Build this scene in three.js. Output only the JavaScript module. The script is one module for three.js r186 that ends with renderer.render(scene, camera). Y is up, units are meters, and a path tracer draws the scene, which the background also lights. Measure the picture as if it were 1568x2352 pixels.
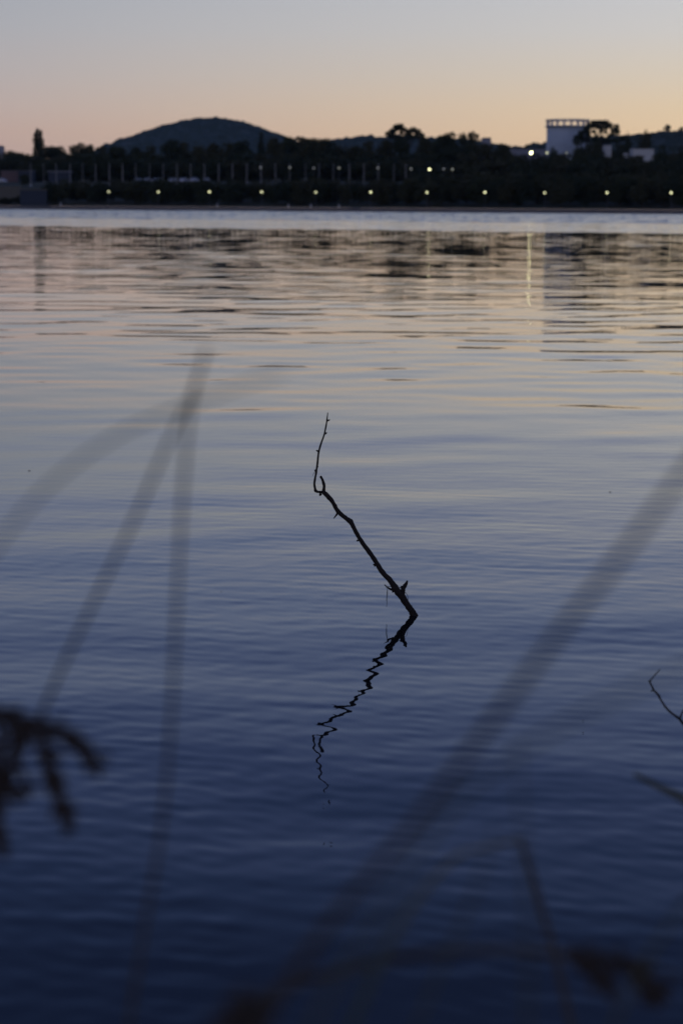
import * as THREE from 'three';
import { mergeGeometries } from 'three/addons/utils/BufferGeometryUtils.js';
import { ImprovedNoise } from 'three/addons/math/ImprovedNoise.js';

// ---------------------------------------------------------------- camera, sky, sun, exposure
const scene = new THREE.Scene();
const EYE = 1.1;                       // metres above the water, crouching on the bank
const F = 5004, CX = 784, CY = 1176;   // focal length and centre in the pixels the photograph was measured in (1568 x 2352)
const HORIZON = 476.9, ROLL = 0.006;
const PITCH = Math.atan((CY - HORIZON) / F);
const camera = new THREE.PerspectiveCamera(2 * Math.atan(CY / F) * 180 / Math.PI, 682 / 1024, 0.05, 20000);
camera.filmGauge = 23.5;
camera.position.set(0, EYE, 0);
const fwd = new THREE.Vector3(0, -Math.sin(PITCH), -Math.cos(PITCH));
camera.up.set(-Math.sin(ROLL), Math.cos(ROLL), 0);
camera.lookAt(camera.position.clone().add(fwd));
camera.updateMatrixWorld(true);
camera.focus = 5.75;
camera.userData.fStop = 4.9;

const renderer = new THREE.WebGLRenderer({ antialias: true });
renderer.toneMapping = THREE.LinearToneMapping;
renderer.toneMappingExposure = 1;
renderer.shadowMap.enabled = true;

const lin = (c) => { c /= 255; return c <= 0.04045 ? c / 12.92 : ((c + 0.055) / 1.055) ** 2.4; };
// sky after sunset: elevation, colour toward the left of the view, colour toward the right (where the sun went down)
const SKY = [
  [0, [188, 160, 150], [228, 194, 157]],
  [1.9, [188, 164, 154], [226, 197, 160]],
  [2.6, [184, 168, 162], [221, 198, 167]],
  [3.4, [178, 170, 169], [213, 199, 180]],
  [4.5, [170, 170, 175], [204, 200, 196]],
  [5.4, [165, 168, 176], [199, 199, 201]],
  [6.4, [166, 172, 184], [194, 197, 203]],
  [8.2, [162, 171, 195], [181, 187, 206]],
  [10.5, [144, 160, 197], [154, 169, 204]],
  [12.8, [121, 140, 187], [128, 147, 193]],
  [15, [95, 116, 170], [101, 121, 174]],
  [17.3, [77, 99, 151], [80, 102, 154]],
  [20.5, [60, 78, 125], [62, 80, 127]],
  [30, [58, 76, 124], [59, 77, 125]],
  [55, [58, 75, 122], [58, 75, 122]],
  [90, [58, 75, 122], [58, 75, 122]],
].map(([e, l, r]) => { const k = 1 + 0.13 * Math.max(0, 1 - e / 8); return [e, l.map((c) => k * lin(c)), r.map((c) => k * lin(c))]; });
const DUSK_BACK = [[0, [134, 130, 144]], [6, [154, 144, 158]], [12, [146, 147, 170]], [25, [112, 124, 160]], [50, [78, 94, 140]], [90, [58, 74, 122]]].map(([e, c]) => [e, c.map(lin)]);
function table(t, e, k) {
  let i = 0;
  while (i < t.length - 2 && t[i + 1][0] < e) i++;
  const f = Math.min(1, Math.max(0, (e - t[i][0]) / (t[i + 1][0] - t[i][0])));
  return [0, 1, 2].map((c) => t[i][k][c] * (1 - f) + t[i + 1][k][c] * f);
}
{
  const W = 512, H = 2048, data = new Float32Array(W * H * 4);
  const SUN_AZ = 28;
  for (let j = 0; j < H; j++) {
    const e = (j + 0.5) / H * 180 - 90, el = Math.max(0, e);
    const L = table(SKY, el, 1), R = table(SKY, el, 2), B = table(DUSK_BACK, el, 1);
    for (let i = 0; i < W; i++) {
      const th = ((i + 0.5) / W - 0.5) * 2 * Math.PI;                  // atan2(z, x)
      let az = Math.atan2(Math.cos(th), -Math.sin(th)) * 180 / Math.PI; // 0 straight ahead (-z), positive to the right
      let d = Math.abs(((az - SUN_AZ + 540) % 360) - 180);             // degrees away from where the sun set
      const t = Math.min(1.25, Math.max(0, 1 - (d - 19) / 18));        // 1 at the right edge of the view, 0 at its left edge
      const back = THREE.MathUtils.smoothstep(d, 36, 150);
      const o = (j * W + i) * 4;
      for (let c = 0; c < 3; c++) {
        const front = L[c] + (R[c] - L[c]) * t;
        data[o + c] = front * (1 - back) + B[c] * back;
      }
      data[o + 3] = 1;
    }
  }
  const sky = new THREE.DataTexture(data, W, H, THREE.RGBAFormat, THREE.FloatType);
  sky.mapping = THREE.EquirectangularReflectionMapping;
  sky.magFilter = THREE.LinearFilter; sky.minFilter = THREE.LinearFilter;
  sky.needsUpdate = true;
  scene.background = sky; scene.environment = sky;
}
// the sun has just gone: only a trace of warm light from low on the right
const sun = new THREE.DirectionalLight(0xffc890, 0.08);
sun.position.set(Math.sin(28 * Math.PI / 180) * 1000, 26, -Math.cos(28 * Math.PI / 180) * 1000);
sun.castShadow = true; sun.shadow.radius = 40;
Object.assign(sun.shadow.camera, { left: -400, right: 400, top: 200, bottom: -200, near: 1, far: 4000 });
scene.add(sun);

// ---------------------------------------------------------------- helpers
function rng(seed) { let a = seed >>> 0; return () => { a = (a + 0x6D2B79F5) | 0; let t = Math.imul(a ^ (a >>> 15), 1 | a); t = (t + Math.imul(t ^ (t >>> 7), 61 | t)) ^ t; return ((t ^ (t >>> 14)) >>> 0) / 4294967296; }; }
const noise = new ImprovedNoise();
const fbm = (x, y, z = 0) => noise.noise(x, y, z) + 0.5 * noise.noise(2.1 * x + 7, 2.1 * y, z) + 0.25 * noise.noise(4.3 * x, 4.3 * y + 3, z);
const camR = new THREE.Vector3().setFromMatrixColumn(camera.matrixWorld, 0), camU = new THREE.Vector3().setFromMatrixColumn(camera.matrixWorld, 1);
// the point at depth d (metres ahead, along -z) that the photograph shows at pixel (px, py)
function at(px, py, d) {
  const v = fwd.clone().multiplyScalar(F).addScaledVector(camR, px - CX).addScaledVector(camU, CY - py);
  v.multiplyScalar(d / -v.z);
  return v.add(camera.position);
}
// far shore: a straight wall, nearer on the right; q = metres inland from the wall
const SHORE = 600, SLANT = 0.554, COS = 1 / Math.hypot(1, SLANT);
const depthAt = (px, q) => (SHORE + q / COS) / (1 + SLANT * (px - CX) / F);
const inland = (x, z) => (-z + SLANT * x - SHORE) * COS;
const SHORE_TURN = Math.atan(SLANT);               // turn about y that lays x along the shore
const HTAB = [[-5, 1.0], [14, 1.15], [24, 1.4], [60, 4.4], [95, 7.8], [130, 9.6], [200, 11], [350, 14], [700, 18], [1500, 26], [9000, 40]];
function groundAt(q) { let i = 0; while (i < HTAB.length - 2 && HTAB[i + 1][0] < q) i++; const f = Math.min(1, Math.max(0, (q - HTAB[i][0]) / (HTAB[i + 1][0] - HTAB[i][0]))); return HTAB[i][1] * (1 - f) + HTAB[i + 1][1] * f; }
const terrainY = (x, z) => { const q = inland(x, z); return groundAt(q) + (q > 30 ? 0.5 * fbm(x / 90, z / 90) * Math.min(1, (q - 30) / 60) : 0); };

const taken = {};
function numbered(n) { const k = taken[n] = (taken[n] ?? -1) + 1; return k ? `${n}_${String(k).padStart(3, '0')}` : n; }
function shade(o) { o.traverse((c) => { if (c.isMesh) { c.castShadow = true; c.receiveShadow = true; } }); return o; }
function part(name, geo, mat, parent) { const m = new THREE.Mesh(geo, mat); m.name = name; m.castShadow = m.receiveShadow = true; parent.add(m); return m; }
function thing(name, label, category, pos, group) { const g = new THREE.Group(); g.name = numbered(name); g.userData = { label, category }; if (group) g.userData.group = group; if (pos) g.position.copy(pos); scene.add(g); return g; }
function struct(name, geo, mat, kind = 'structure', label) { const m = new THREE.Mesh(geo, mat); m.name = numbered(name); m.userData.kind = kind; if (label) m.userData.label = label; m.receiveShadow = true; m.castShadow = true; scene.add(m); return m; }
function dup(root, pos, label, group) { const r = root.clone(); r.userData = { ...root.userData }; r.name = numbered(root.name.replace(/_\d{3}$/, '')); r.position.copy(pos); if (label) r.userData.label = label; if (group) r.userData.group = group; scene.add(r); return r; }
const std = (r, g, b, rough = 0.9, more = {}) => new THREE.MeshStandardMaterial({ color: new THREE.Color().setRGB(r, g, b), roughness: rough, ...more });
function boxG(w, h, d, x = 0, y = 0, z = 0) { const g = new THREE.BoxGeometry(w, h, d); g.translate(x, y, z); return g; }

// a tapered, slightly knobbly tube through points with a radius at each
function limb(pts, radii, { sides = 7, per = 5, rough = 0, seed = 1, straight = false, tension = 0.5, flat = 1, type = 'catmullrom' } = {}) {
  const curve = straight ? null : new THREE.CatmullRomCurve3(pts, false, type, tension);
  const N = (pts.length - 1) * per, ring = [], C = [], R = [];
  for (let i = 0; i <= N; i++) {
    const t = i / N, k = Math.min(pts.length - 2, Math.floor(t * (pts.length - 1))), f = t * (pts.length - 1) - k;
    C.push(straight ? pts[k].clone().lerp(pts[k + 1], f) : curve.getPoint(t));
    R.push(radii[k] * (1 - f) + radii[k + 1] * f);
  }
  const pos = [], idx = [], uv = [];
  let prev = new THREE.Vector3(0.37, 0.2, 1).normalize();
  for (let i = 0; i <= N; i++) {
    const T = C[Math.min(N, i + 1)].clone().sub(C[Math.max(0, i - 1)]).normalize();
    const A = prev.clone().addScaledVector(T, -prev.dot(T)).normalize(), B = T.clone().cross(A);
    prev = A;
    for (let s = 0; s < sides; s++) {
      const a = s / sides * Math.PI * 2;
      const r = R[i] * (1 + rough * (noise.noise(i * 0.45 + seed * 9.1, s * 1.3, seed) + 0.6 * noise.noise(i * 1.3, s * 2.7, seed + 5)));
      const p = C[i].clone().addScaledVector(A, Math.cos(a) * r).addScaledVector(B, Math.sin(a) * r * flat);
      pos.push(p.x, p.y, p.z); uv.push(s / sides, i / N);
    }
  }
  for (let i = 0; i < N; i++) for (let s = 0; s < sides; s++) { const a = i * sides + s, b = i * sides + (s + 1) % sides, c = a + sides, d = b + sides; idx.push(a, b, c, b, d, c); }
  for (const [row, flip] of [[0, 1], [N, 0]]) {
    const c = pos.length / 3; pos.push(C[row].x, C[row].y, C[row].z); uv.push(0.5, 0.5);
    for (let s = 0; s < sides; s++) { const a = row * sides + s, b = row * sides + (s + 1) % sides; flip ? idx.push(c, b, a) : idx.push(c, a, b); }
  }
  const g = new THREE.BufferGeometry();
  g.setAttribute('position', new THREE.Float32BufferAttribute(pos, 3)); g.setAttribute('uv', new THREE.Float32BufferAttribute(uv, 2)); g.setIndex(idx); g.computeVertexNormals();
  return g;
}
// a small mottled noise texture for colour grain
function grain(seed, lo, hi, w = 128, sx = 1, sy = 1) {
  const d = new Uint8Array(w * w * 4), r = rng(seed);
  for (let j = 0; j < w; j++) for (let i = 0; i < w; i++) {
    let v = 0.5 + 0.35 * fbm(i / w * 8 * sx, j / w * 8 * sy, seed) + 0.25 * (r() - 0.5); v = Math.min(1, Math.max(0, v));
    for (let c = 0; c < 3; c++) d[(j * w + i) * 4 + c] = 255 * Math.min(1, lo[c] + (hi[c] - lo[c]) * v); d[(j * w + i) * 4 + 3] = 255;
  }
  const t = new THREE.DataTexture(d, w, w); t.wrapS = t.wrapT = THREE.RepeatWrapping; t.magFilter = THREE.LinearFilter; t.colorSpace = THREE.SRGBColorSpace; t.needsUpdate = true; return t;
}

// ---------------------------------------------------------------- water
const WAVES = [], BREEZE_WAVES = [], GUST_WAVES = [];
{
  const r = rng(77);
  let into = WAVES;
  const add = (n, l0, l1, slope, spread) => {
    for (let i = 0; i < n; i++) {
      const l = l0 * (l1 / l0) ** ((i + r()) / n), k = 2 * Math.PI / l;
      const g = (r() + r() + r() - 1.5) / 1.5, a = g * spread * Math.PI / 180;
      into.push({ l, k, kx: k * Math.sin(a), kz: k * Math.cos(a), ph: r() * 6.283, A: slope * Math.SQRT2 / Math.sqrt(n) / k });
    }
  };
  add(18, 2.0, 7, 0.0042, 110);
  add(40, 0.4, 1.5, 0.0108, 105);
  add(40, 0.05, 0.18, 0.007, 140);
  into = BREEZE_WAVES; add(30, 0.75, 1.5, 0.043, 110);
  into = GUST_WAVES; add(34, 1.6, 3.2, 0.088, 110);
}
function wave(x, z, cut, list = WAVES) {
  let h = 0, hx = 0, hz = 0;
  const m = Math.max(0.15, 0.95 + 0.5 * noise.noise(x / 7, z / 19, 3.3) + 0.5 * THREE.MathUtils.smoothstep(-z, 14, 45) * (noise.noise(x / 1.9, z / 11, 8.1) + 0.6 * noise.noise(x / 0.9, z / 5, 4.7)) + 0.25 * noise.noise(x / 2.3, z / 6, 2.1) + 0.55 * noise.noise(x / 1.3, z / 1.7, 6.4) * (1 - THREE.MathUtils.smoothstep(-z, 10, 20)));
  const calmNear = (0.5 + 0.45 * THREE.MathUtils.smoothstep(-z, 7, 17)) * (1 + 0.3 * THREE.MathUtils.smoothstep(-z, 45, 85));   // the bank shelters the nearest water
  const fine = 1 - 0.45 * THREE.MathUtils.smoothstep(-z, 6, 10);
  for (const w of list) {
    const f = w.l / cut; if (f < 2.2) continue;
    const p = w.kx * x + w.kz * z + w.ph, A = w.A * (f < 4 ? (f - 2.2) / 1.8 : 1) * (list === WAVES && w.l < 1.7 ? m : 1) * (list !== WAVES ? 1 : w.l > 0.3 ? calmNear : fine), c = A * Math.cos(p);
    h += A * Math.sin(p); hx += c * w.kx; hz += c * w.kz;
  }
  return [h, hx, hz];
}
const columns = [];
for (let u = -1.5; u < -0.3; u += 0.06) columns.push(u);
for (let u = -0.3; u < 0.3; u += 0.0024) columns.push(u);
for (let u = 0.3; u < 1.501; u += 0.06) columns.push(u);
function waterSheet(zs, cutOf, scaleOf = () => 1, edge, list, us = columns) {
  const nx = us.length, nz = zs.length, P = new Float32Array(nx * nz * 3), Nn = new Float32Array(nx * nz * 3), U = new Float32Array(nx * nz * 2), idx = new Uint32Array((nx - 1) * (nz - 1) * 6);
  let o = 0;
  for (let j = 0; j < nz; j++) for (let i = 0; i < nx; i++, o++) {
    const u = us[i]; let Z = zs[j] / (1 + SLANT * u); if (edge) Z *= edge(u, j);
    const x = u * Z, z = -Z, [h, hx, hz] = wave(x, z, Math.max(cutOf(zs[j], j), Math.abs(u) > 0.3 ? 0.08 * Z : 0), list), s = scaleOf(j);
    P.set([x, h * s, z], o * 3);
    const l = Math.hypot(hx * s, 1, hz * s); Nn.set([-hx * s / l, 1 / l, -hz * s / l], o * 3);
    U.set([x, z], o * 2);
  }
  o = 0;
  for (let j = 0; j < nz - 1; j++) for (let i = 0; i < nx - 1; i++) { const a = j * nx + i, b = a + 1, c = a + nx, d = c + 1; idx.set([a, b, c, b, d, c], o); o += 6; }
  const g = new THREE.BufferGeometry();
  g.setAttribute('position', new THREE.BufferAttribute(P, 3)); g.setAttribute('normal', new THREE.BufferAttribute(Nn, 3)); g.setAttribute('uv', new THREE.BufferAttribute(U, 2)); g.setIndex(new THREE.BufferAttribute(idx, 1));
  return g;
}
const CALM_END = 110;
{
  const zs = []; for (let z = 0.9; z < CALM_END; z += 0.008 + 0.0013 * z) zs.push(z); zs.push(CALM_END);
  const last = zs.length - 1;
  const ragged = (u) => 1 + 0.035 * noise.noise(u * 14, 2.2, 0.4) + 0.02 * noise.noise(u * 70, 5.2, 0.4);
  const calm = new THREE.MeshPhysicalMaterial({ color: new THREE.Color().setRGB(0.004, 0.006, 0.009), roughness: 0.02, ior: 1.333 });
  struct('lake_water', waterSheet(zs, (z) => 0.008 + 0.0013 * z, () => 1, (u, j) => 1 + (ragged(u) - 1) * Math.max(0, (j - last + 160) / 160)), calm);
  // beyond the slick a breeze ruffles the lake up to the far wall
  const BREEZE = 185;
  for (const [z0, z1, dz, name, list, rough] of [[CALM_END, BREEZE, 0.17, 'rippled_lake_water', BREEZE_WAVES, 0.1], [BREEZE, SHORE + 3, 0.36, 'ruffled_lake_water', GUST_WAVES, 0.13]]) {
    const zr = []; for (let z = z0; z < z1 - 0.01; z += dz) zr.push(z); zr.push(z1);
    struct(name, waterSheet(zr, () => dz * 0.9, () => 1, (u, j) => 1 + (ragged(u) - 1) * (z0 === CALM_END ? 1 : Math.max(0, 1 - j / 60)), list, columns.filter((u, i) => i % 2 === 0 || i === columns.length - 1)), new THREE.MeshPhysicalMaterial({ color: new THREE.Color().setRGB(0.004, 0.006, 0.009), roughness: rough, ior: 1.333 }));
  }
}

// ---------------------------------------------------------------- ground beyond the lake, wall, promenade, hills
{
  const xs = [], qs = [0.6, 6, 14, 20, 24, 32, 42, 52, 60, 70, 82, 95, 110, 130, 150, 175, 200, 240, 280, 330, 400, 500, 700, 1000, 1500, 2300, 3600, 5600, 9000];
  const P = [], idx = [], U = [];
  for (const q of qs) for (let i = 0; i <= 120; i++) {
    const s = (i / 60 - 1) * (560 + q * 1.0);
    // along the shore from the point straight ahead
    const x = s * COS + q * -SLANT * COS * -1 * 0, z0 = SHORE - SLANT * s * COS + q / COS;
    P.push(x, terrainY(x, -z0), -z0); U.push(x / 12, z0 / 12);
  }
  for (let j = 0; j < qs.length - 1; j++) for (let i = 0; i < 120; i++) { const a = j * 121 + i; idx.push(a, a + 1, a + 121, a + 1, a + 122, a + 121); }
  const g = new THREE.BufferGeometry(); g.setAttribute('position', new THREE.Float32BufferAttribute(P, 3)); g.setAttribute('uv', new THREE.Float32BufferAttribute(U, 2)); g.setIndex(idx); g.computeVertexNormals();
  struct('ground', g, new THREE.MeshStandardMaterial({ map: grain(5, [0.12, 0.14, 0.08], [0.2, 0.22, 0.13]), roughness: 1 }));
}
{
  // stone lake wall: panels with joints and a proud coping
  const wall = thing('lake_wall', 'long low stone wall along the far edge of the lake', 'wall', new THREE.Vector3(0, 0, -SHORE));
  wall.rotation.y = -SHORE_TURN;
  const m = std(0.16, 0.15, 0.16, 0.9), m2 = std(0.2, 0.19, 0.19, 0.9);
  const pg = boxG(7.94, 1.3, 0.6, 0, 0.2, 0), cg = boxG(7.98, 0.16, 0.8, 0, 0.93, 0);
  for (let i = -22; i <= 22; i++) { part('wall_panel', pg, m, wall).position.x = i * 8; part('coping', cg, m2, wall).position.x = i * 8; }
}

const foliageHazed = std(0.034, 0.046, 0.034, 1);   // gum leaves, with the blue of distance haze painted into the colour
function hill(name, ridge, depth, deep, base, seed, label, mat, tuft) {
  // a ridge line given in pixels, at its distance; falls away to front and back
  const P = [], idx = [], n = 140, rows = 26, r = rng(seed);
  const x0 = ridge[0][0], x1 = ridge[ridge.length - 1][0];
  const top = (px) => { let i = 0; while (i < ridge.length - 2 && ridge[i + 1][0] < px) i++; const f = (px - ridge[i][0]) / (ridge[i + 1][0] - ridge[i][0]), s = f * f * (3 - 2 * f) * 0.35 + f * 0.65; return ridge[i][1] * (1 - s) + ridge[i + 1][1] * s; };
  for (let j = 0; j <= rows; j++) for (let i = 0; i <= n; i++) {
    const px = x0 + (x1 - x0) * i / n, p = at(px, top(px), depth), t = j / rows * 2 - 1;
    const fall = Math.cos(t * Math.PI / 2) ** 0.9, H = Math.max(0, p.y - base);
    const y = base + H * fall * (1 + 0.05 * fbm(p.x / 260, t * 3, seed) * (1 - fall) * 3) - (Math.abs(t) === 1 ? 3 : 0);
    P.push(p.x + t * 40 * fbm(i / 20, t, seed), y, p.z - t * deep);
  }
  for (let j = 0; j < rows; j++) for (let i = 0; i < n; i++) { const a = j * (n + 1) + i; idx.push(a, a + n + 1, a + 1, a + 1, a + n + 1, a + n + 2); }
  const g = new THREE.BufferGeometry(); g.setAttribute('position', new THREE.Float32BufferAttribute(P, 3)); g.setIndex(idx); g.computeVertexNormals();
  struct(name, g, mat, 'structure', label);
  // the wood that covers it: tufted crowns over the near face and along the ridge
  const tg = new THREE.IcosahedronGeometry(1, 1), tp = tg.attributes.position; for (let i = 0; i < tp.count; i++) { const k = 1 + 0.35 * noise.noise(tp.getX(i) * 2.1, tp.getY(i) * 2.1, tp.getZ(i) * 2.1 + seed); tp.setXYZ(i, tp.getX(i) * k, tp.getY(i) * k, tp.getZ(i) * k); }
  tg.computeVertexNormals();
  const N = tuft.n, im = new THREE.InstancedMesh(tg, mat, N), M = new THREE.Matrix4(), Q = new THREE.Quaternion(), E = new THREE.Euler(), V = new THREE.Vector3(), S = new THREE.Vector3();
  for (let k = 0; k < N; k++) {
    const i = r() * n, j = k < N * 0.3 ? rows / 2 + (r() - 0.5) * 1.2 : rows * (0.5 - 0.5 * r() ** 1.5 ), a = Math.min(rows - 1, Math.floor(j)) * (n + 1) + Math.min(n - 1, Math.floor(i)), fi = i % 1, fj = j % 1;
    const get = (c) => (P[a * 3 + c] * (1 - fi) + P[(a + 1) * 3 + c] * fi) * (1 - fj) + (P[(a + n + 1) * 3 + c] * (1 - fi) + P[(a + n + 2) * 3 + c] * fi) * fj;
    const s = tuft.s * (0.5 + 1.25 * r() ** 3); V.set(get(0), get(1) - s * 0.75, get(2)); S.set(s * (0.9 + 0.5 * r()), s * (0.8 + 0.5 * r()), s * (0.9 + 0.5 * r())); E.set(r(), r() * 6, r()); Q.setFromEuler(E);
    im.setMatrixAt(k, M.compose(V, Q, S));
  }
  im.name = numbered(name.replace('hill', 'hill_wood')); im.userData = { kind: 'stuff', label: tuft.label }; im.castShadow = im.receiveShadow = true; scene.add(im);
}
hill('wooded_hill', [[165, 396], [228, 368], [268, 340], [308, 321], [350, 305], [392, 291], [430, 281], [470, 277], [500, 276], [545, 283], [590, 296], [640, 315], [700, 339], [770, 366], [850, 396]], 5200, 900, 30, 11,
  'wooded hill with a rounded top behind the far shore', foliageHazed, { n: 5200, s: 9, label: 'trees covering the rounded hill' });
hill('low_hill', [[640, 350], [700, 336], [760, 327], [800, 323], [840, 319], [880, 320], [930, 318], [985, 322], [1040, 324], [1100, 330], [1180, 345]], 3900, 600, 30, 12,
  'low dark rise between the tree crowns', foliageHazed, { n: 2600, s: 8, label: 'trees covering the low rise' });
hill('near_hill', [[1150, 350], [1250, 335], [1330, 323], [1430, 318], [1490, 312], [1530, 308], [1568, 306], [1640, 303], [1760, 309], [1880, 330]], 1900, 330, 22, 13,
  'dark hillside behind the round tower', foliageHazed, { n: 2600, s: 4.5, label: 'scrub covering the dark hillside' });

// evening haze
scene.fog = new THREE.FogExp2(new THREE.Color().setRGB(0.4, 0.72, 1.0), 0.000022);

// ---------------------------------------------------------------- trees
const leafMats = [std(0.042, 0.05, 0.02, 1), std(0.052, 0.054, 0.022, 1), std(0.034, 0.044, 0.02, 1), std(0.058, 0.058, 0.026, 1)];
for (const m of leafMats) m.side = THREE.DoubleSide;
const barkMat = std(0.07, 0.06, 0.05, 1);
function crownGeo(lobes, n, leaf, seed) {
  const r = rng(seed), P = [], idx = [];
  const tot = lobes.reduce((a, l) => a + l[3] * l[4], 0);
  for (const [lx, ly, lz, lr, lh] of lobes) {
    const k = Math.round(n * lr * lh / tot);
    for (let i = 0; i < k; i++) {
      const d = new THREE.Vector3(r() - 0.5, r() - 0.5, r() - 0.5).normalize(), rad = 0.35 + 0.7 * r() ** 0.45;
      const bump = 1 + 0.28 * noise.noise(d.x * 2.2 + lx, d.y * 2.2 + ly, d.z * 2.2 + seed);
      const c = new THREE.Vector3(lx + d.x * lr * rad * bump, ly + d.y * lh * rad * bump, lz + d.z * lr * rad * bump);
      const a = new THREE.Vector3(r() - 0.5, r() - 0.5, r() - 0.5).normalize(), b = new THREE.Vector3(r() - 0.5, r() - 0.5, r() - 0.5).normalize(), s = leaf * (0.6 + 0.8 * r());
      const o = P.length / 3;
      for (const [p, q] of [[-1, 0], [0, -0.6], [1, 0], [0, 0.6]]) P.push(c.x + (a.x * p + b.x * q) * s, c.y + (a.y * p + b.y * q) * s, c.z + (a.z * p + b.z * q) * s);
      idx.push(o, o + 1, o + 2, o, o + 2, o + 3);
    }
  }
  const g = new THREE.BufferGeometry(); g.setAttribute('position', new THREE.Float32BufferAttribute(P, 3)); g.setIndex(idx); g.computeVertexNormals(); return g;
}
// every kind is modelled 1 m tall and scaled to its height; w = its width over its height
function makeKind(kind, seed) {
  const r = rng(seed); let lobes = [], trunkTop = 0.6, limbs = [];
  const v = (x, y, z) => new THREE.Vector3(x, y, z);
  if (kind === 'round') {
    for (let i = 0; i < 13; i++) { const a = r() * 6.283, y = 0.3 + 0.55 * r(), w = 0.3 * Math.sqrt(Math.max(0.05, 1 - ((y - 0.55) / 0.42) ** 2)); lobes.push([Math.cos(a) * w * r() ** 0.4, y, Math.sin(a) * w * r() ** 0.4, 0.13 + 0.08 * r(), 0.1 + 0.06 * r()]); }
    lobes.push([0, 0.86, 0, 0.14, 0.12], [0, 0.55, 0, 0.22, 0.2]);
  } else if (kind === 'bushy') {
    for (let i = 0; i < 14; i++) { const a = r() * 6.283, y = 0.14 + 0.7 * r(), w = 0.34 * Math.sqrt(Math.max(0.1, 1 - ((y - 0.42) / 0.55) ** 2)); lobes.push([Math.cos(a) * w * r() ** 0.4, y, Math.sin(a) * w * r() ** 0.4, 0.17 + 0.08 * r(), 0.14 + 0.05 * r()]); }
    lobes.push([0, 0.82, 0, 0.16, 0.15], [0, 0.4, 0, 0.3, 0.3]); trunkTop = 0.4;
  } else if (kind === 'column') {
    for (let i = 0; i < 11; i++) { const y = 0.1 + 0.083 * i, w = 0.14 * Math.sin(Math.min(1, (1.02 - y) * 2.6 + 0.3) * 1.57); lobes.push([(r() - 0.5) * 0.05, y, (r() - 0.5) * 0.05, w, 0.1]); }
    trunkTop = 0.85;
  } else if (kind === 'pine') {
    for (let i = 0; i < 10; i++) { const y = 0.16 + 0.085 * i, w = 0.24 * (1.04 - y) + 0.02; lobes.push([(r() - 0.5) * 0.06, y, (r() - 0.5) * 0.06, w, 0.06]); }
    trunkTop = 0.95;
  } else if (kind === 'gum') {       // open eucalypt: separate clumps on bare limbs
    const spots = [[-0.3, 0.78, 0.05], [-0.12, 0.92, -0.05], [0.1, 0.9, 0.08], [0.3, 0.84, -0.04], [0.42, 0.68, 0.02], [-0.42, 0.62, -0.05], [0.0, 0.72, -0.12], [0.2, 0.66, 0.12], [-0.2, 0.6, 0.1], [-0.46, 0.45, 0.03]];
    for (const [x, y, z] of spots) { const s = 0.085 + 0.045 * r(); lobes.push([x, y, z, s * 1.25, s * 0.85], [x + (r() - 0.5) * 0.16, y + 0.04 * (r() - 0.3), z + 0.08 * (r() - 0.5), s * 0.8, s * 0.6]); limbs.push([v(0.01, 0.22 + 0.2 * r(), 0), v(x * 0.5, y * 0.72, z * 0.5), v(x, y, z)]); }
    trunkTop = 0.5;
  }
  const n = { round: 2300, bushy: 2300, column: 1800, pine: 1800, gum: 2600 }[kind], leaf = { round: 0.034, bushy: 0.042, column: 0.034, pine: 0.026, gum: 0.021 }[kind];
  const trunk = [limb([v(0, -0.04, 0), v(0.01, trunkTop * 0.4, 0), v(-0.01, trunkTop * 0.75, 0.01), v(0, trunkTop, 0)], [0.028, 0.022, 0.016, 0.008], { sides: 6, per: 2, rough: 0.15, seed })];
  for (const l of limbs) trunk.push(limb(l, [0.011, 0.008, 0.003], { sides: 4, per: 2 }));
  if (!limbs.length) for (let i = 0; i < 4; i++) { const a = i * 1.6 + r(), y = trunkTop * (0.45 + 0.12 * i); trunk.push(limb([v(0, y, 0), v(Math.cos(a) * 0.1, y + 0.08, Math.sin(a) * 0.1), v(Math.cos(a) * 0.2 * (kind === 'column' ? 0.3 : 1), y + 0.17, Math.sin(a) * 0.2 * (kind === 'column' ? 0.3 : 1))], [0.01, 0.007, 0.003], { sides: 4, per: 2 })); }
  const low = Math.min(...lobes.map((l) => l[1] - l[4])); void low;
  const g = crownGeo(lobes, n, leaf, seed + 3); g.computeBoundingBox();
  const b = g.boundingBox;
  return { crown: g, trunk: mergeGeometries(trunk), top: b.max.y, width: (b.max.x - b.min.x + b.max.z - b.min.z) / 2, kind };
}
const kinds = { round: [1, 2, 3, 4].map((s) => makeKind('round', s * 31)), bushy: [1, 2, 3].map((s) => makeKind('bushy', s * 47 + 5)), column: [makeKind('column', 8)], pine: [makeKind('pine', 9), makeKind('pine', 19)], gum: [makeKind('gum', 21), makeKind('gum', 22)] };
const tr = rng(404);
// a tree whose crown tops out at pixel (px, py), rooted q metres inland; wide = crown width in pixels
function tree(name, kind, px, py, q, wide, label, group, pick) {
  const d = depthAt(px, q), p = at(px, py, d), gy = terrainY(p.x, p.z), k = kinds[kind][pick ?? Math.floor(tr() * kinds[kind].length)];
  const H = Math.max(1.5, p.y - gy) / k.top, W = wide * d / F / k.width;
  const t = thing(name, label, 'tree', new THREE.Vector3(p.x, gy, p.z), group);
  t.scale.set(W, H, W); t.rotation.y = pick === undefined ? tr() * 6.283 : 0.4;
  part('trunk', k.trunk, barkMat, t); part('crown', k.crown, leafMats[Math.floor(tr() * 4)], t);
  return t;
}
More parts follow.
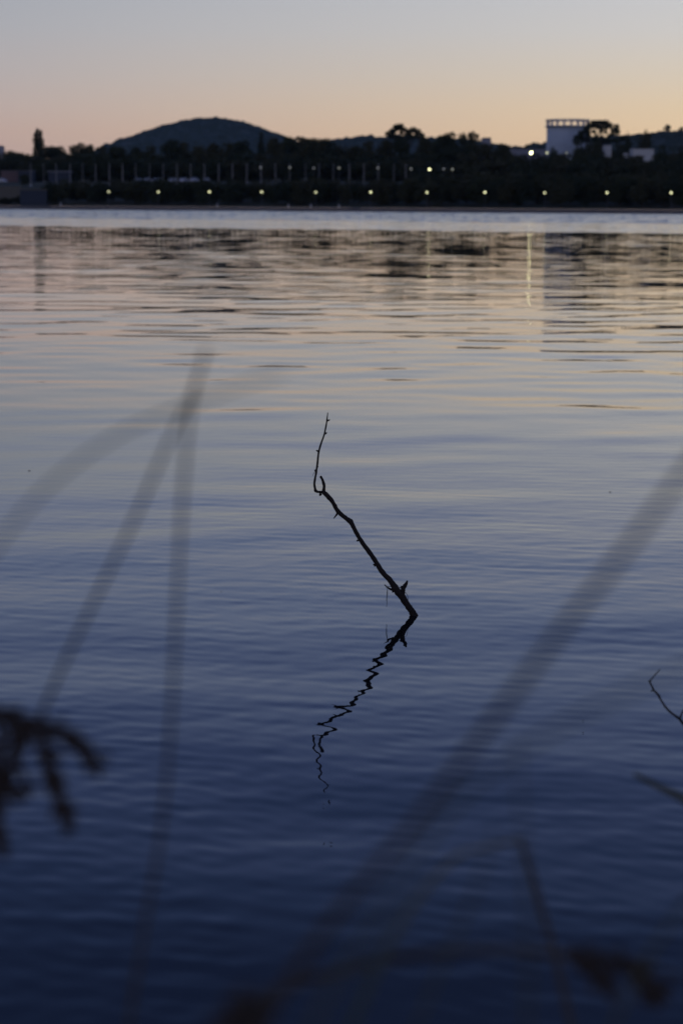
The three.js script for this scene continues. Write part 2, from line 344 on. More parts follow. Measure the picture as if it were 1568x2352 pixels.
// the row of low trees just behind the promenade
const G_LOW = 'low trees along the promenade', L_LOW = 'low bushy dark tree in the row behind the lamps';
for (let x = 122; x < 1600; x += 27) tree('shore_tree', 'bushy', x + (tr() - 0.5) * 10, 410 + (tr() - 0.5) * 9 - (x > 930 ? 6 : 0), 26 + tr() * 12, 62 + tr() * 16, L_LOW, G_LOW);
tree('shore_shrub', 'bushy', 45, 448, 26, 50, 'dark shrub in front of the pale low wall', undefined, 0);
tree('shore_shrub', 'bushy', 12, 452, 24, 46, 'dark shrub at the foot of the pale low wall', undefined, 1);
tree('garden_shrub', 'bushy', 57, 399, 100, 30, 'rounded dark shrub in front of the pinkish building', undefined, 2);
// dark trees that fill the slope on the right
const G_MID = 'trees on the slope below the round tower', L_MID = 'dense dark tree on the slope below the round tower';
for (let x = 985; x < 1610; x += 38) tree('slope_tree', 'bushy', x + (tr() - 0.5) * 12, 372 + (tr() - 0.5) * 12, 110 + tr() * 40, 90 + tr() * 20, L_MID, G_MID);
for (let x = 965; x < 1610; x += 42) tree('slope_tree', 'bushy', x + (tr() - 0.5) * 12, 395 + (tr() - 0.5) * 10, 70 + tr() * 20, 80 + tr() * 20, L_MID, G_MID);
// the tall trees behind the flagpoles; their tops make the skyline
const G_BACK = 'tall trees behind the flagpoles', L_BACK = 'tall dark round-headed tree behind the flagpoles';
for (let x = -30; x < 1010; x += 34) tree('parkland_tree', 'bushy', x + (tr() - 0.5) * 14, 364 + (tr() - 0.5) * 14, 165 + tr() * 25, 84 + tr() * 24, L_BACK, G_BACK);
const skyline = [[-15, 350], [22, 346], [50, 350], [110, 336], [140, 337], [166, 334], [186, 331], [206, 331], [238, 336], [275, 337], [315, 338], [352, 336], [395, 323], [418, 324], [455, 334], [492, 328], [530, 326], [562, 325], [632, 319], [660, 313], [688, 311], [720, 318], [748, 319], [780, 334], [815, 333], [850, 325], [884, 321], [925, 318], [968, 313], [1012, 312], [1036, 303], [1060, 302], [1084, 300], [1112, 330], [1150, 331]];
skyline.forEach(([x, y], i) => tree('parkland_tree', 'round', x, y - 3 + 5 * (tr() - 0.5), 200 + (i % 3) * 18, 46 + tr() * 20, L_BACK, G_BACK));
for (let x = -20; x < 1180; x += 44) tree('parkland_tree', 'bushy', x + (tr() - 0.5) * 16, 349 + (tr() - 0.5) * 10 + (x > 740 && x < 840 ? 4 : 0) , 190 + tr() * 15, 96 + tr() * 20, L_BACK, G_BACK);
tree('poplar', 'column', 89, 291, 230, 33, 'tall narrow poplar rising above the skyline trees');
tree('pine_tree', 'pine', 600, 303, 250, 40, 'pointed pine standing in front of the rounded hill', undefined, 0);
// open gum trees: each clump of leaves stands where the sky is cut out
function gum(label, px, q, lobes, n, leafPx, seed) {
  const d = depthAt(px, q), f = at(px, 400, d), gy = terrainY(f.x, f.z), o = new THREE.Vector3(f.x, gy, f.z), m = d / F, r = rng(seed);
  const t = thing('gum_tree', label, 'tree', o), L = lobes.map(([x, y, w, h]) => { const p = at(x, y, d).sub(o); return [p.x, p.y, (r() - 0.5) * 12 * m * 4, w * m, h * m]; });
  const top = Math.max(...L.map((l) => l[1])), fork = new THREE.Vector3(0.2, top * 0.55, 0);
  const g = [limb([new THREE.Vector3(0, -0.5, 0), new THREE.Vector3(0.3, top * 0.25, 0), fork], [0.42, 0.34, 0.28], { sides: 7, per: 3, rough: 0.1 })];
  for (const l of L) g.push(limb([fork.clone().multiplyScalar(0.75 + 0.25 * r()), new THREE.Vector3(l[0] * 0.6 + 0.1, fork.y * 0.35 + l[1] * 0.65, l[2] * 0.5), new THREE.Vector3(l[0], l[1], l[2])], [0.17, 0.11, 0.05], { sides: 5, per: 3 }));
  part('trunk', mergeGeometries(g), barkMat, t); part('crown', crownGeo(L, n, leafPx * m, seed), leafMats[2], t);
}
gum('open crowned gum tree with sky between its clumps', 928, 235, [[893, 308, 9, 6], [902, 301, 9, 6], [910, 294, 9, 7], [918, 291, 9, 7], [926, 297, 7, 5], [938, 301, 8, 5], [949, 298, 9, 6], [957, 302, 9, 6], [966, 311, 9, 6], [903, 314, 12, 6], [930, 317, 22, 5], [955, 314, 12, 4], [922, 305, 5, 4], [941, 309, 6, 4], [931, 309, 4, 3]], 2800, 2.6, 71);
gum('large spreading gum tree beside the round tower', 1368, 335, [[1357, 288, 11, 9], [1367, 283, 11, 8], [1379, 282, 11, 7], [1390, 281, 11, 7], [1401, 288, 10, 8], [1374, 291, 12, 6], [1386, 293, 11, 6], [1377, 302, 5, 6], [1345, 297, 10, 9], [1335, 306, 10, 8], [1349, 308, 7, 8], [1328, 316, 10, 8], [1344, 320, 13, 9], [1321, 325, 9, 8], [1417, 292, 7, 9], [1417, 302, 7, 8], [1406, 308, 5, 5], [1366, 322, 12, 6], [1390, 324, 16, 6], [1412, 323, 14, 6], [1430, 318, 10, 6], [1362, 303, 6, 5], [1392, 303, 5, 5], [1398, 312, 5, 4], [1371, 312, 4, 5], [1384, 314, 5, 3], [1408, 298, 6, 5]].map(([x, y, w, h]) => [x, y, w * 0.86, h * 0.84]), 4200, 2.8, 72);
tree('slope_tree', 'bushy', 1440, 299, 330, 26, 'slender tree between the white block and low white building', undefined, 1);
tree('slope_tree', 'bushy', 1482, 296, 345, 34, 'dark pointed tree above the low white building', undefined, 2);
for (const [px, y0, y1, wide, pick, label] of [[1530, 285, 308, 21, 3, 'lone small tree on the crest of the dark hillside'], [1563, 291, 306, 15, 0, 'little tree at the end of the dark hillside crest']]) {
  const foot = at(px, y1, 1895), top = at(px, y0, 1895), k = kinds.round[pick], t = thing('hilltop_tree', label, 'tree', foot);
  t.scale.set(wide * 1895 / F / k.width, (top.y - foot.y) / k.top, wide * 1895 / F / k.width);
  part('trunk', k.trunk, barkMat, t); part('crown', k.crown, leafMats[2], t);
}
const G_T = 'low trees round the tower', L_T = 'low dark tree at the foot of the round tower';
for (const [x, y, w] of [[1170, 331, 34], [1208, 329, 36], [1236, 332, 26], [1268, 333, 34], [1330, 318, 50], [1350, 322, 50], [1372, 321, 40], [1420, 322, 50], [1470, 322, 44], [1520, 330, 60], [1565, 330, 60], [1600, 325, 60]]) tree('tower_tree', 'bushy', x, y, x > 1250 && x < 1290 ? 320 : 372 - (x > 1310 && x < 1400 ? 60 : 0), w, L_T, G_T);
for (let x = 1165; x < 1610; x += 34) tree('slope_tree', 'bushy', x + (tr() - 0.5) * 8, (x > 1380 && x < 1510 ? 354 : 350) + (tr() - 0.5) * 5, 200 + tr() * 40, 76 + tr() * 18, L_MID, G_MID);

// ---------------------------------------------------------------- buildings
const concrete = new THREE.MeshStandardMaterial({ map: grain(31, [0.66, 0.7, 0.74], [0.77, 0.81, 0.85], 128, 0.6, 2), roughness: 0.9 });
{
  const px = 1303, q = 350, d = depthAt(px, q), p = at(px, 275, d), gy = terrainY(p.x, p.z), m = d / F;
  const t = thing('round_tower', 'round grey concrete tower with an open colonnade at the top', 'tower', new THREE.Vector3(p.x, gy, p.z));
  t.rotation.y = Math.atan2(-p.x, -p.z);
  const H = p.y - gy, R = 49 * m, band = 13.6 * m;
  const ring = (r0, r1, y0, y1) => { const g = new THREE.LatheGeometry([[r0, y0], [r1, y0], [r1, y1], [r0, y1], [r0, y0]].map(([a, b]) => new THREE.Vector2(a, b)), 56); return g; };
  const body = ring(0.01, R - 0.35, -0.5, H - band - 3.4 * m - 0.02);
  part('wall', body, concrete, t);
  part('ledge', ring(0.02, R + 0.5, H - band - 3.4 * m, H - band - 1.6 * m), concrete, t);
  part('parapet', ring(R - 1.1, R, H - band - 1.59 * m, H - band), concrete, t);
  part('ring_beam', ring(R - 1.3, R + 0.15, H - 2.6 * m, H), concrete, t);
  for (let i = 0; i < 18; i++) { const a = (i + 0.5) / 18 * Math.PI * 2, g = boxG(0.75, band - 2.6 * m + 0.02, 0.7); const c = part('column', g, concrete, t); c.position.set(Math.sin(a) * (R - 0.5), H - 2.6 * m - (band - 2.6 * m) / 2, Math.cos(a) * (R - 0.5)); c.rotation.y = a; }
}
const whiteWall = std(0.62, 0.62, 0.6, 0.85), greyWall = std(0.3, 0.31, 0.35, 0.85), pinkWall = std(0.17, 0.115, 0.115, 0.85), blueWall = std(0.05, 0.06, 0.085, 0.85), buffWall = std(0.16, 0.145, 0.115, 0.9), roofMat = std(0.12, 0.12, 0.13, 0.8), glassDark = std(0.03, 0.035, 0.045, 0.15);
// a block between two pixel columns with its roof at pixel row y0, foot on the ground q metres inland
function block(name, label, x0, x1, y0, q, deep, wall, { roof = roofMat, over = 0.4, bays = 0, foot } = {}) {
  const xc = (x0 + x1) / 2, d = depthAt(xc, q), p = at(xc, y0, d), gy = terrainY(p.x, p.z), w = (x1 - x0) * d / F, H = p.y - gy;
  const t = thing(name, label, 'building', new THREE.Vector3(p.x, gy, p.z));
  const lo = foot === undefined ? -1 : at(xc, foot, d).y - gy;
  part('wall', boxG(w, H - 0.35 - lo, deep, 0, (H - 0.35 + lo) / 2, -deep / 2), wall, t);
  part('roof', boxG(w + over, 0.33, deep + over, 0, H - 0.165, -deep / 2), roof, t);
  for (let i = 0; i < bays; i++) { const bw = w / bays, wx = -w / 2 + (i + 0.5) * bw; const f = part('window', boxG(bw * 0.5, 1.3, 0.1, wx, Math.max(1.2, H - 2.4), 0.05), glassDark, t); part('frame', boxG(bw * 0.5 + 0.16, 0.1, 0.16, wx, Math.max(1.2, H - 2.4) - 0.71, 0.08), roof, f); }
  return t;
}
block('long_grey_building', 'long low grey building left of the round tower', 1176, 1256, 341, 345, 10, greyWall);
block('white_block', 'tall white block in front of the large spreading gum', 1388, 1403, 334, 315, 6, whiteWall, { roof: whiteWall, over: 0.1 });
block('blue_grey_building', 'dim blue-grey wall beside the tall white block', 1362, 1386, 337, 322, 8, greyWall);
block('white_kiosk', 'small pale block between the white building and white block', 1433, 1442, 350, 316, 4, whiteWall, { over: 0.1 });
{ const t = block('low_white_building', 'low wide white building below the pointed tree', 1453, 1500, 342, 316, 10, whiteWall, { roof: whiteWall, over: 0.2 }); void t; }
block('rooftop_block', 'pale square block showing above the skyline trees', 1108, 1127, 316, 260, 8, greyWall, { over: 0.1 });
block('pinkish_building', 'pinkish building behind the rounded dark shrub', 3, 42, 391, 140, 10, pinkWall);
block('blue_building', 'dim blue building joined to the pinkish one', 42.6, 74, 391, 141, 10, blueWall);
block('flat_roofed_shelter', 'pale flat-roofed shelter behind the flagpoles', 112, 158, 393, 150, 8, blueWall, { roof: greyWall, over: 1 });
block('far_tower_block', 'slim distant tower block at the edge of the skyline trees', -14, 3, 334, 900, 18, greyWall, { over: 0 });
block('dark_blue_pavilion', 'dark blue boxy pavilion beside the pale low wall', 47, 108, 434, 22, 7, blueWall, { roof: buffWall, over: 0.3 });
block('pale_terrace', 'pale low terrace wall beside the dark blue pavilion', -40, 45.5, 428, 40, 5, buffWall, { roof: buffWall, over: 0.1 });

// ---------------------------------------------------------------- flagpoles
{
  const poleMat = std(0.3, 0.3, 0.29, 0.6), poleTones = [poleMat, std(0.2, 0.2, 0.2, 0.7), std(0.36, 0.35, 0.34, 0.6)], group = 'flagpoles in a row above the shore', label = 'tall bare pale flagpole in the row';
  const xs = [71, 101, 130, 161, 190, 220, 251, 282, 312, 344, 375, 407, 438, 470, 502, 534, 567, 600, 633, 665, 701, 733, 765, 802, 835, 868, 904, 932];
  let proto;
  for (const x of xs) {
    const d = depthAt(x, 95), p = at(x, 378, d), gy = terrainY(p.x, p.z), pos = new THREE.Vector3(p.x, gy, p.z);
    if (!proto) {
      proto = thing('flagpole', label, 'flagpole', pos, group);
      part('pole', new THREE.CylinderGeometry(0.09, 0.15, 1, 8).translate(0, 0.5, 0), poleMat, proto);
      part('finial', new THREE.SphereGeometry(0.19, 8, 6).scale(1, 0.14, 1).translate(0, 1.012, 0), poleMat, proto);
      part('base', new THREE.CylinderGeometry(0.42, 0.46, 0.04, 10).translate(0, 0.02, 0), concrete, proto);
      proto.scale.y = p.y - gy;
    } else { const c = dup(proto, pos); c.scale.y = p.y - gy; c.rotation.z = 0.012 * Math.sin(x * 1.7); const m = poleTones[Math.floor(x * 0.37) % 3]; for (const o of c.children) if (o.name !== 'base') o.material = m; }
  }
}
// ---------------------------------------------------------------- lamps
const postMat = std(0.08, 0.085, 0.09, 0.6);
function lampKind(name, label, group, glow, power, radius, H) {
  const t = thing(name, label, 'lamp', undefined, group);
  part('base', new THREE.CylinderGeometry(0.16, 0.2, 0.5, 8).translate(0, 0.25, 0), postMat, t);
  part('post', new THREE.CylinderGeometry(0.05, 0.08, H - radius - 0.5, 8).translate(0, 0.5 + (H - radius - 0.5) / 2, 0), postMat, t);
  part('collar', new THREE.CylinderGeometry(0.14, 0.08, 0.14, 8).translate(0, H - radius - 0.05, 0), postMat, t);
  const m = new THREE.MeshStandardMaterial({ color: 0xffffff, roughness: 0.4, emissive: new THREE.Color().setRGB(1, 0.98, 0.5), emissiveIntensity: glow });
  part('globe', new THREE.SphereGeometry(radius, 12, 8).translate(0, H, 0), m, t);
  const l = new THREE.PointLight(new THREE.Color().setRGB(1, 0.95, 0.6), power); l.position.set(0, H, 0); l.castShadow = true; l.shadow.radius = 8; t.add(l);
  return t;
}
{
  const xs = [135, 250, 364, 481, 601, 725, 851, 980, 1113, 1250, 1393, 1540].slice(1);
  const protos = [];
  xs.forEach((x, i) => {
    const d = depthAt(x, 6), p = at(x, 440.5, d), gy = terrainY(p.x, p.z), v = [0, 1, 2, 1, 0, 2, 1, 2, 0, 1, 2][i], pos = new THREE.Vector3(p.x, gy, p.z);
    if (!protos[v]) { protos[v] = lampKind('promenade_lamp', 'lit globe lamp on a slim post along the promenade', 'promenade lamps', [1.5, 1.9, 2.4][v], 0.3, 0.24, p.y - gy); protos[v].position.copy(pos); }
    else dup(protos[v], pos);
  });
  const roadLamp = (x, y, q, glow, power, radius, label, group) => { const d = depthAt(x, q), p = at(x, y, d), gy = terrainY(p.x, p.z), t = lampKind('street_lamp', label, group, glow, power, radius, p.y - gy); t.position.set(p.x, gy, p.z); };
  roadLamp(1219, 351, 188, 12, 6, 0.42, 'brightest street lamp, below the long grey building');
  roadLamp(1255, 351, 190, 1.3, 0.4, 0.3, 'dim street lamp at the left foot of the tower');
  roadLamp(1300, 351, 190, 0.3, 0.1, 0.28, 'faint street lamp below the middle of the tower');
  roadLamp(986, 389, 62, 3.5, 1.2, 0.32, 'bright street lamp just beyond the last flagpole');
  for (const [x, y, g] of [[598, 385, 0.35], [665, 385, 0.5], [720, 386, 0.3], [778, 386, 0.7], [867, 386, 0.45], [943, 388, 0.5], [1018, 388, 0.35], [1038, 389, 0.8]]) roadLamp(x + 0.5, y, 62, g * 0.28, 0.05, 0.3, 'faint street lamp among the flagpoles', 'faint street lamps by the flagpoles');
}
// ---------------------------------------------------------------- parked cars above the low trees, pale posts on the promenade
{
  const paint = new THREE.MeshPhysicalMaterial({ color: new THREE.Color().setRGB(0.7, 0.72, 0.78), roughness: 0.35, clearcoat: 0.8 }), tyre = std(0.02, 0.02, 0.02, 0.9), rim = std(0.4, 0.4, 0.4, 0.4, { metalness: 0.8 });
  const s = new THREE.Shape(); s.moveTo(-2.2, 0.35); s.lineTo(-2.25, 0.75); s.lineTo(-1.9, 0.95); s.lineTo(-1.35, 1.0); s.lineTo(-0.75, 1.44); s.lineTo(0.75, 1.47); s.lineTo(1.55, 1.02); s.lineTo(2.15, 0.9); s.lineTo(2.25, 0.6); s.lineTo(2.2, 0.35); s.closePath();
  const bodyG = new THREE.ExtrudeGeometry(s, { depth: 1.56, bevelEnabled: true, bevelThickness: 0.09, bevelSize: 0.06, bevelSegments: 2 }); bodyG.translate(0, 0, -0.78);
  const win = new THREE.Shape(); win.moveTo(-1.15, 1.02); win.lineTo(-0.68, 1.36); win.lineTo(0.7, 1.38); win.lineTo(1.3, 1.02); win.closePath();
  const winG = new THREE.ExtrudeGeometry(win, { depth: 0.03, bevelEnabled: false });
  const G = 'cars parked behind the flagpoles';
  const car = thing('parked_car', 'pale car parked behind the flagpoles', 'car', undefined, G);
  part('body', bodyG, paint, car);
  part('side_window', winG.clone().translate(0, 0, 0.87), glassDark, car); part('side_window', winG.clone().translate(0, 0, -0.9), glassDark, car);
  part('windscreen', boxG(0.03, 0.6, 1.3).rotateZ(0.96).translate(1.19, 1.28, 0), glassDark, car); part('rear_window', boxG(0.03, 0.55, 1.3).rotateZ(-0.95).translate(-1.08, 1.26, 0), glassDark, car);
  for (const [x, z] of [[-1.35, 0.82], [1.35, 0.82], [-1.35, -0.82], [1.35, -0.82]]) { const w = part('wheel', new THREE.CylinderGeometry(0.33, 0.33, 0.22, 16).rotateX(Math.PI / 2).translate(x, 0.33, z), tyre, car); part('rim', new THREE.CylinderGeometry(0.2, 0.2, 0.24, 10).rotateX(Math.PI / 2).translate(x, 0.33, z), rim, w); }
  for (const z of [-0.6, 0.6]) { part('headlight', boxG(0.06, 0.14, 0.3, 2.29, 0.72, z), rim, car); part('tail_light', boxG(0.06, 0.16, 0.26, -2.3, 0.74, z), std(0.25, 0.02, 0.02, 0.4), car); }
  [317, 339, 362, 397, 422, 446, 474].forEach((x, i) => {
    const d = depthAt(x, 128), p = at(x, 412, d), y = terrainY(p.x, p.z), pos = new THREE.Vector3(p.x, y, p.z);
    const c = i ? dup(car, pos) : car; c.position.copy(pos); c.rotation.y = Math.PI / 2 + 0.3 + 0.1 * Math.sin(i * 3);
  });
  for (const [x, label] of [[3, 'pale car parked beside the pinkish building'], [957, 'pale car parked beyond the last flagpole']]) { const d = depthAt(x, x < 9 ? 128 : 105), p = at(x, 415, d), c = dup(car, new THREE.Vector3(p.x, terrainY(p.x, p.z), p.z), label); delete c.userData.group; c.rotation.y = 0.5; }
  const pm = std(0.75, 0.73, 0.7, 0.6), pg = new THREE.CylinderGeometry(0.14, 0.17, 0.8, 10).translate(0, 0.4, 0), cg = new THREE.SphereGeometry(0.17, 10, 6, 0, 6.3, 0, 1.57).translate(0, 0.8, 0);
  [499, 662, 778, 140, 714].forEach((x) => { const d = depthAt(x, 3), p = at(x, 470, d), t = thing('white_bollard', 'small white bollard at the edge of the promenade', 'bollard', new THREE.Vector3(p.x, terrainY(p.x, p.z), p.z), 'white bollards on the promenade'); part('post', pg, pm, t); part('cap', cg, pm, t); });
}

// ---------------------------------------------------------------- the branch standing in the water
const twigMat = new THREE.MeshStandardMaterial({ map: grain(9, [0.1, 0.085, 0.07], [0.24, 0.2, 0.17], 128, 2, 0.5), roughness: 0.95 });
{
  const Zb = EYE / Math.tan(PITCH + Math.atan((1416 - 3 - CY) / F));   // where its foot meets the water
  const rise = (py) => Zb * (1 + 0.009 * (1414 - py) / (1414 - 947));
  const Z = (zx, zy) => { const px = 631.6 + zx * 0.2563, py = 918.7 + zy * 0.2563; return at(px, py, rise(py)); };
  const u = Zb / F * 0.2563 / 2;   // radius in metres for a width of one zoom pixel
  const foot = Z(1252, 1945), t = thing('dead_branch', 'crooked dead branch rising out of the calm water', 'branch', foot);
  const local = (p) => p.sub(foot);
  const tube = (name, list, parent, o = {}) => part(name, limb(list.map(([x, y]) => local(Z(x, y))), list.map((l) => l[2] * u), { sides: 9, per: 6, rough: 0.24, seed: list[0][0], ...o }), twigMat, parent);
  const main = tube('stem', [[1330, 2060, 74], [1256, 1948, 66], [1222, 1890, 62], [1190, 1845, 62], [1135, 1765, 66], [1082, 1695, 68], [1032, 1620, 52], [955, 1535, 47], [890, 1430, 43], [820, 1332, 41], [750, 1230, 39], [702, 1142, 40], [675, 1092, 45], [622, 1050, 40], [565, 1000, 43], [520, 922, 38], [472, 862, 41], [432, 824, 40], [420, 815, 24]], t);
  tube('upper_shoot', [[432, 826, 26], [392, 824, 22], [362, 814, 26], [352, 745, 20], [367, 660, 20], [378, 580, 18], [388, 480, 17], [405, 410, 17], [440, 310, 15], [460, 210, 14], [472, 112, 7]], t, { per: 5, tension: 0.3 });
  tube('snapped_stub', [[434, 826, 36], [440, 772, 28], [424, 715, 24], [406, 682, 22]], t, { tension: 0.3 });
  tube('snapped_stub', [[1140, 1752, 46], [1147, 1690, 42], [1162, 1664, 38], [1176, 1640, 26], [1184, 1618, 12]], t, { rough: 0.3, tension: 0.3 });
  tube('snapped_stub', [[1150, 1690, 30], [1132, 1676, 26], [1124, 1672, 16]], t);
  tube('thorn', [[566, 1002, 22], [548, 1032, 17], [524, 1062, 8]], t, { tension: 0.2 });
  tube('side_twig', [[1062, 1702, 24], [1030, 1695, 22], [1010, 1682, 14], [978, 1655, 9]], t, { tension: 0.2 });
  const bud = (x, y, x2, y2, w) => tube('bud', [[x, y, w * 1.15], [(x + x2) / 2, (y + y2) / 2, w * 1.35], [x2 + (x2 - x) * 0.15, y2 + (y2 - y) * 0.15, w * 0.6]], t, { per: 3, sides: 7 });
  bud(668, 1095, 690, 1076, 36); bud(755, 1252, 732, 1263, 16); bud(905, 1475, 880, 1476, 18); bud(896, 1478, 890, 1492, 12); bud(464, 188, 488, 178, 13); bud(446, 302, 463, 294, 14); bud(392, 462, 370, 452, 13); bud(370, 632, 354, 630, 16); bud(382, 598, 388, 600, 10); bud(412, 838, 400, 856, 20); bud(1210, 1880, 1184, 1876, 26); bud(1066, 1700, 1052, 1722, 20); bud(516, 912, 526, 908, 22); bud(376, 815, 352, 808, 20);
  tube('straw', [[1003, 1672, 5], [1006, 1740, 5], [998, 1856, 4]], t, { sides: 4, per: 3 });
  tube('straw', [[1006, 1672, 4], [1001, 1740, 4], [994, 1800, 3]], t, { sides: 4, per: 3 });
  tube('straw', [[1045, 1672, 5], [1015, 1672, 5], [990, 1680, 4]], t, { sides: 4, per: 3 });
  tube('straw', [[1086, 1672, 5], [1105, 1676, 5], [1124, 1684, 5]], t, { sides: 4, per: 3 });
  tube('straw', [[1166, 1722, 4], [1184, 1750, 4], [1192, 1792, 3]], t, { sides: 4, per: 3 });
  tube('straw', [[362, 634, 4], [348, 655, 4], [335, 680, 3]], t, { sides: 4, per: 3 });
  void main;
}
// the end of another twig reaching in from the right
{
  const d = 3.3, Z = (zx, zy, dd = d) => at((2540 + zx * 0.1276) * 0.57415, (2640 + zy * 0.1276) * 0.57415, dd), u = d / F * 0.1276 * 0.57415 / 2;
  const foot = at(1780, 1905, 3.3); foot.y = -0.05;
  const t = thing('twig', 'thin crooked twig with buds reaching in over the water', 'twig', foot);
  const tube = (name, list, o = {}) => part(name, limb(list.map(([x, y]) => (y === null ? new THREE.Vector3() : Z(x, y).sub(foot))), list.map((l) => l[2] * u), { sides: 7, per: 5, rough: 0.15, seed: 3, tension: 0.25, ...o }), twigMat, t);
  tube('stem', [[0, null, 150], [2300, 2900, 130], [1700, 2250, 105], [1450, 1940, 95], [1380, 1850, 90], [1230, 1740, 75], [1060, 1610, 72], [920, 1450, 68], [780, 1230, 62], [735, 1130, 84], [660, 1040, 64], [570, 950, 72], [500, 790, 56], [445, 680, 64], [540, 550, 40], [650, 420, 36], [765, 290, 30]]);
  tube('side_twig', [[1390, 1840, 66], [1440, 1700, 52], [1510, 1560, 44], [1650, 1350, 30]]);
  tube('bud', [[575, 940, 60], [530, 965, 50], [470, 995, 22]]); tube('bud', [[450, 675, 60], [430, 660, 50], [395, 640, 16]]); tube('bud', [[915, 1450, 56], [895, 1465, 40], [880, 1470, 20]]);
}
// small dark scraps floating
{
  const G = 'dark specks floating on the water', sp = rng(3), base = new THREE.IcosahedronGeometry(1, 1), bp = base.attributes.position;
  for (let i = 0; i < bp.count; i++) { const k = 1 + 0.4 * noise.noise(bp.getX(i) * 2, bp.getY(i) * 2, bp.getZ(i) * 2); bp.setXYZ(i, bp.getX(i) * k, bp.getY(i) * k, bp.getZ(i) * k); } base.computeVertexNormals();
  for (const [x, y, w] of [[760, 1937, 6], [1338, 1655, 4], [1338, 1683, 4], [743, 1848, 3.5], [68, 1081, 5], [1400, 1130, 5], [508, 1358, 3]]) {
    const d = EYE / Math.tan(PITCH + Math.atan((y + (x - CX) * -ROLL - CY) / F)), p = at(x, y, d), m = new THREE.Mesh(base, twigMat);
    m.name = numbered('floating_scrap'); m.userData = { label: 'tiny dark scrap floating on the open water', category: 'debris', group: G };
    m.position.set(p.x, 0.001, p.z); const s = w / 2 * d / F; m.scale.set(s * 1.3, s * 0.2, s * 1.2); m.rotation.y = sp() * 3; shade(m); scene.add(m);
  }
}

// ---------------------------------------------------------------- the bank underfoot and the grasses in front of the lens
const bankY = (x, z) => 0.3 + 0.03 * fbm(x * 2, z * 2, 1) - 0.42 * THREE.MathUtils.smoothstep(-z, 0.35, 1.25);
{
  const g = new THREE.PlaneGeometry(60, 9, 160, 60); g.rotateX(-Math.PI / 2); g.translate(0, 0, 3.1); const p = g.attributes.position;
  for (let i = 0; i < p.count; i++) p.setY(i, bankY(p.getX(i), p.getZ(i)));
  g.computeVertexNormals();
  struct('bank', g, new THREE.MeshStandardMaterial({ map: grain(6, [0.2, 0.17, 0.12], [0.32, 0.28, 0.2]), roughness: 1 }));
}
const strawMat = std(0.05, 0.042, 0.034, 0.8), bladeMat = std(0.05, 0.058, 0.028, 0.75), seedMat = std(0.042, 0.033, 0.029, 0.9);
// stems: [px, py, depth] from the root end upward; the root is carried down to the bank
function rootOf(list) { const a = at(...list[0]), b = at(...list[1]), k = a.clone().sub(b), rx = a.x + Math.max(-0.12, Math.min(0.12, k.x * 0.8)), rz = Math.max(-0.8, a.z); return new THREE.Vector3(rx, bankY(rx, rz), rz); }
function culm(t, name, list, w0, w1, mat, { root = true, flat = 1 } = {}) {
  const pts = list.map(([x, y, d]) => at(x, y, d));
  if (root) { const a = pts[0].clone(), r = rootOf(list); r.y -= 0.03; pts.unshift(r, r.clone().lerp(a, 0.4).add(new THREE.Vector3(0, 0.02, 0)), r.clone().lerp(a, 0.75).add(new THREE.Vector3(0, 0.02, 0))); }
  const n = pts.length;
  return part(name, limb(pts.map((p) => p.sub(t.position)), pts.map((_, i) => (w0 + (w1 - w0) * i / (n - 1)) / 2000), { sides: 8, per: 8, flat, type: 'centripetal' }), mat, t);
}
const spikelet = new THREE.IcosahedronGeometry(1, 0);
function raceme(t, list, width, seed) {
  const pts = list.map(([x, y, d]) => at(x, y, d).sub(t.position)), c = new THREE.CatmullRomCurve3(pts), r = rng(seed), L = c.getLength(), wide = width * 0.92, parts = [limb(pts, pts.map(() => 0.0008), { sides: 5, per: 4 }).toNonIndexed()];
  const n = Math.max(10, Math.round(L / 0.00045));
  for (let i = 0; i < n; i++) {
    const s = (i + 0.5) / n, p = c.getPoint(s), T = c.getTangent(s), taper = Math.sin(Math.min(1, Math.max(0.12, s * 5)) * 1.57) * (s > 0.85 ? 1 - (s - 0.85) * 3 : 1);
    const a = r() * 6.283, e = new THREE.Vector3(Math.cos(a), Math.sin(a), r() - 0.5); e.addScaledVector(T, -e.dot(T)).normalize();
    const g = spikelet.clone(), M = new THREE.Matrix4().makeRotationFromQuaternion(new THREE.Quaternion().setFromUnitVectors(new THREE.Vector3(0, 1, 0), T.clone().addScaledVector(e, 0.7).normalize()));
    { const q = 0.6 + 0.9 * r(); g.scale(0.0012 * q, 0.0034 * q, 0.0012 * q); }; g.applyMatrix4(M); p.addScaledVector(e, wide / 2000 * taper * (0.1 + 1.0 * r()) * (0.8 + 0.5 * Math.sin(s * 23 + seed))); g.translate(p.x, p.y, p.z); parts.push(g);
  }
  const m = mergeGeometries(parts.map((g) => { const k = g.index ? g.toNonIndexed() : g; for (const nm of Object.keys(k.attributes)) if (nm !== 'position' && nm !== 'normal') k.deleteAttribute(nm); return k; }));
  return part('seed_spike', m, seedMat, t);
}
function grass(name, label, list) { return thing(name, label, 'plant', rootOf(list)); }
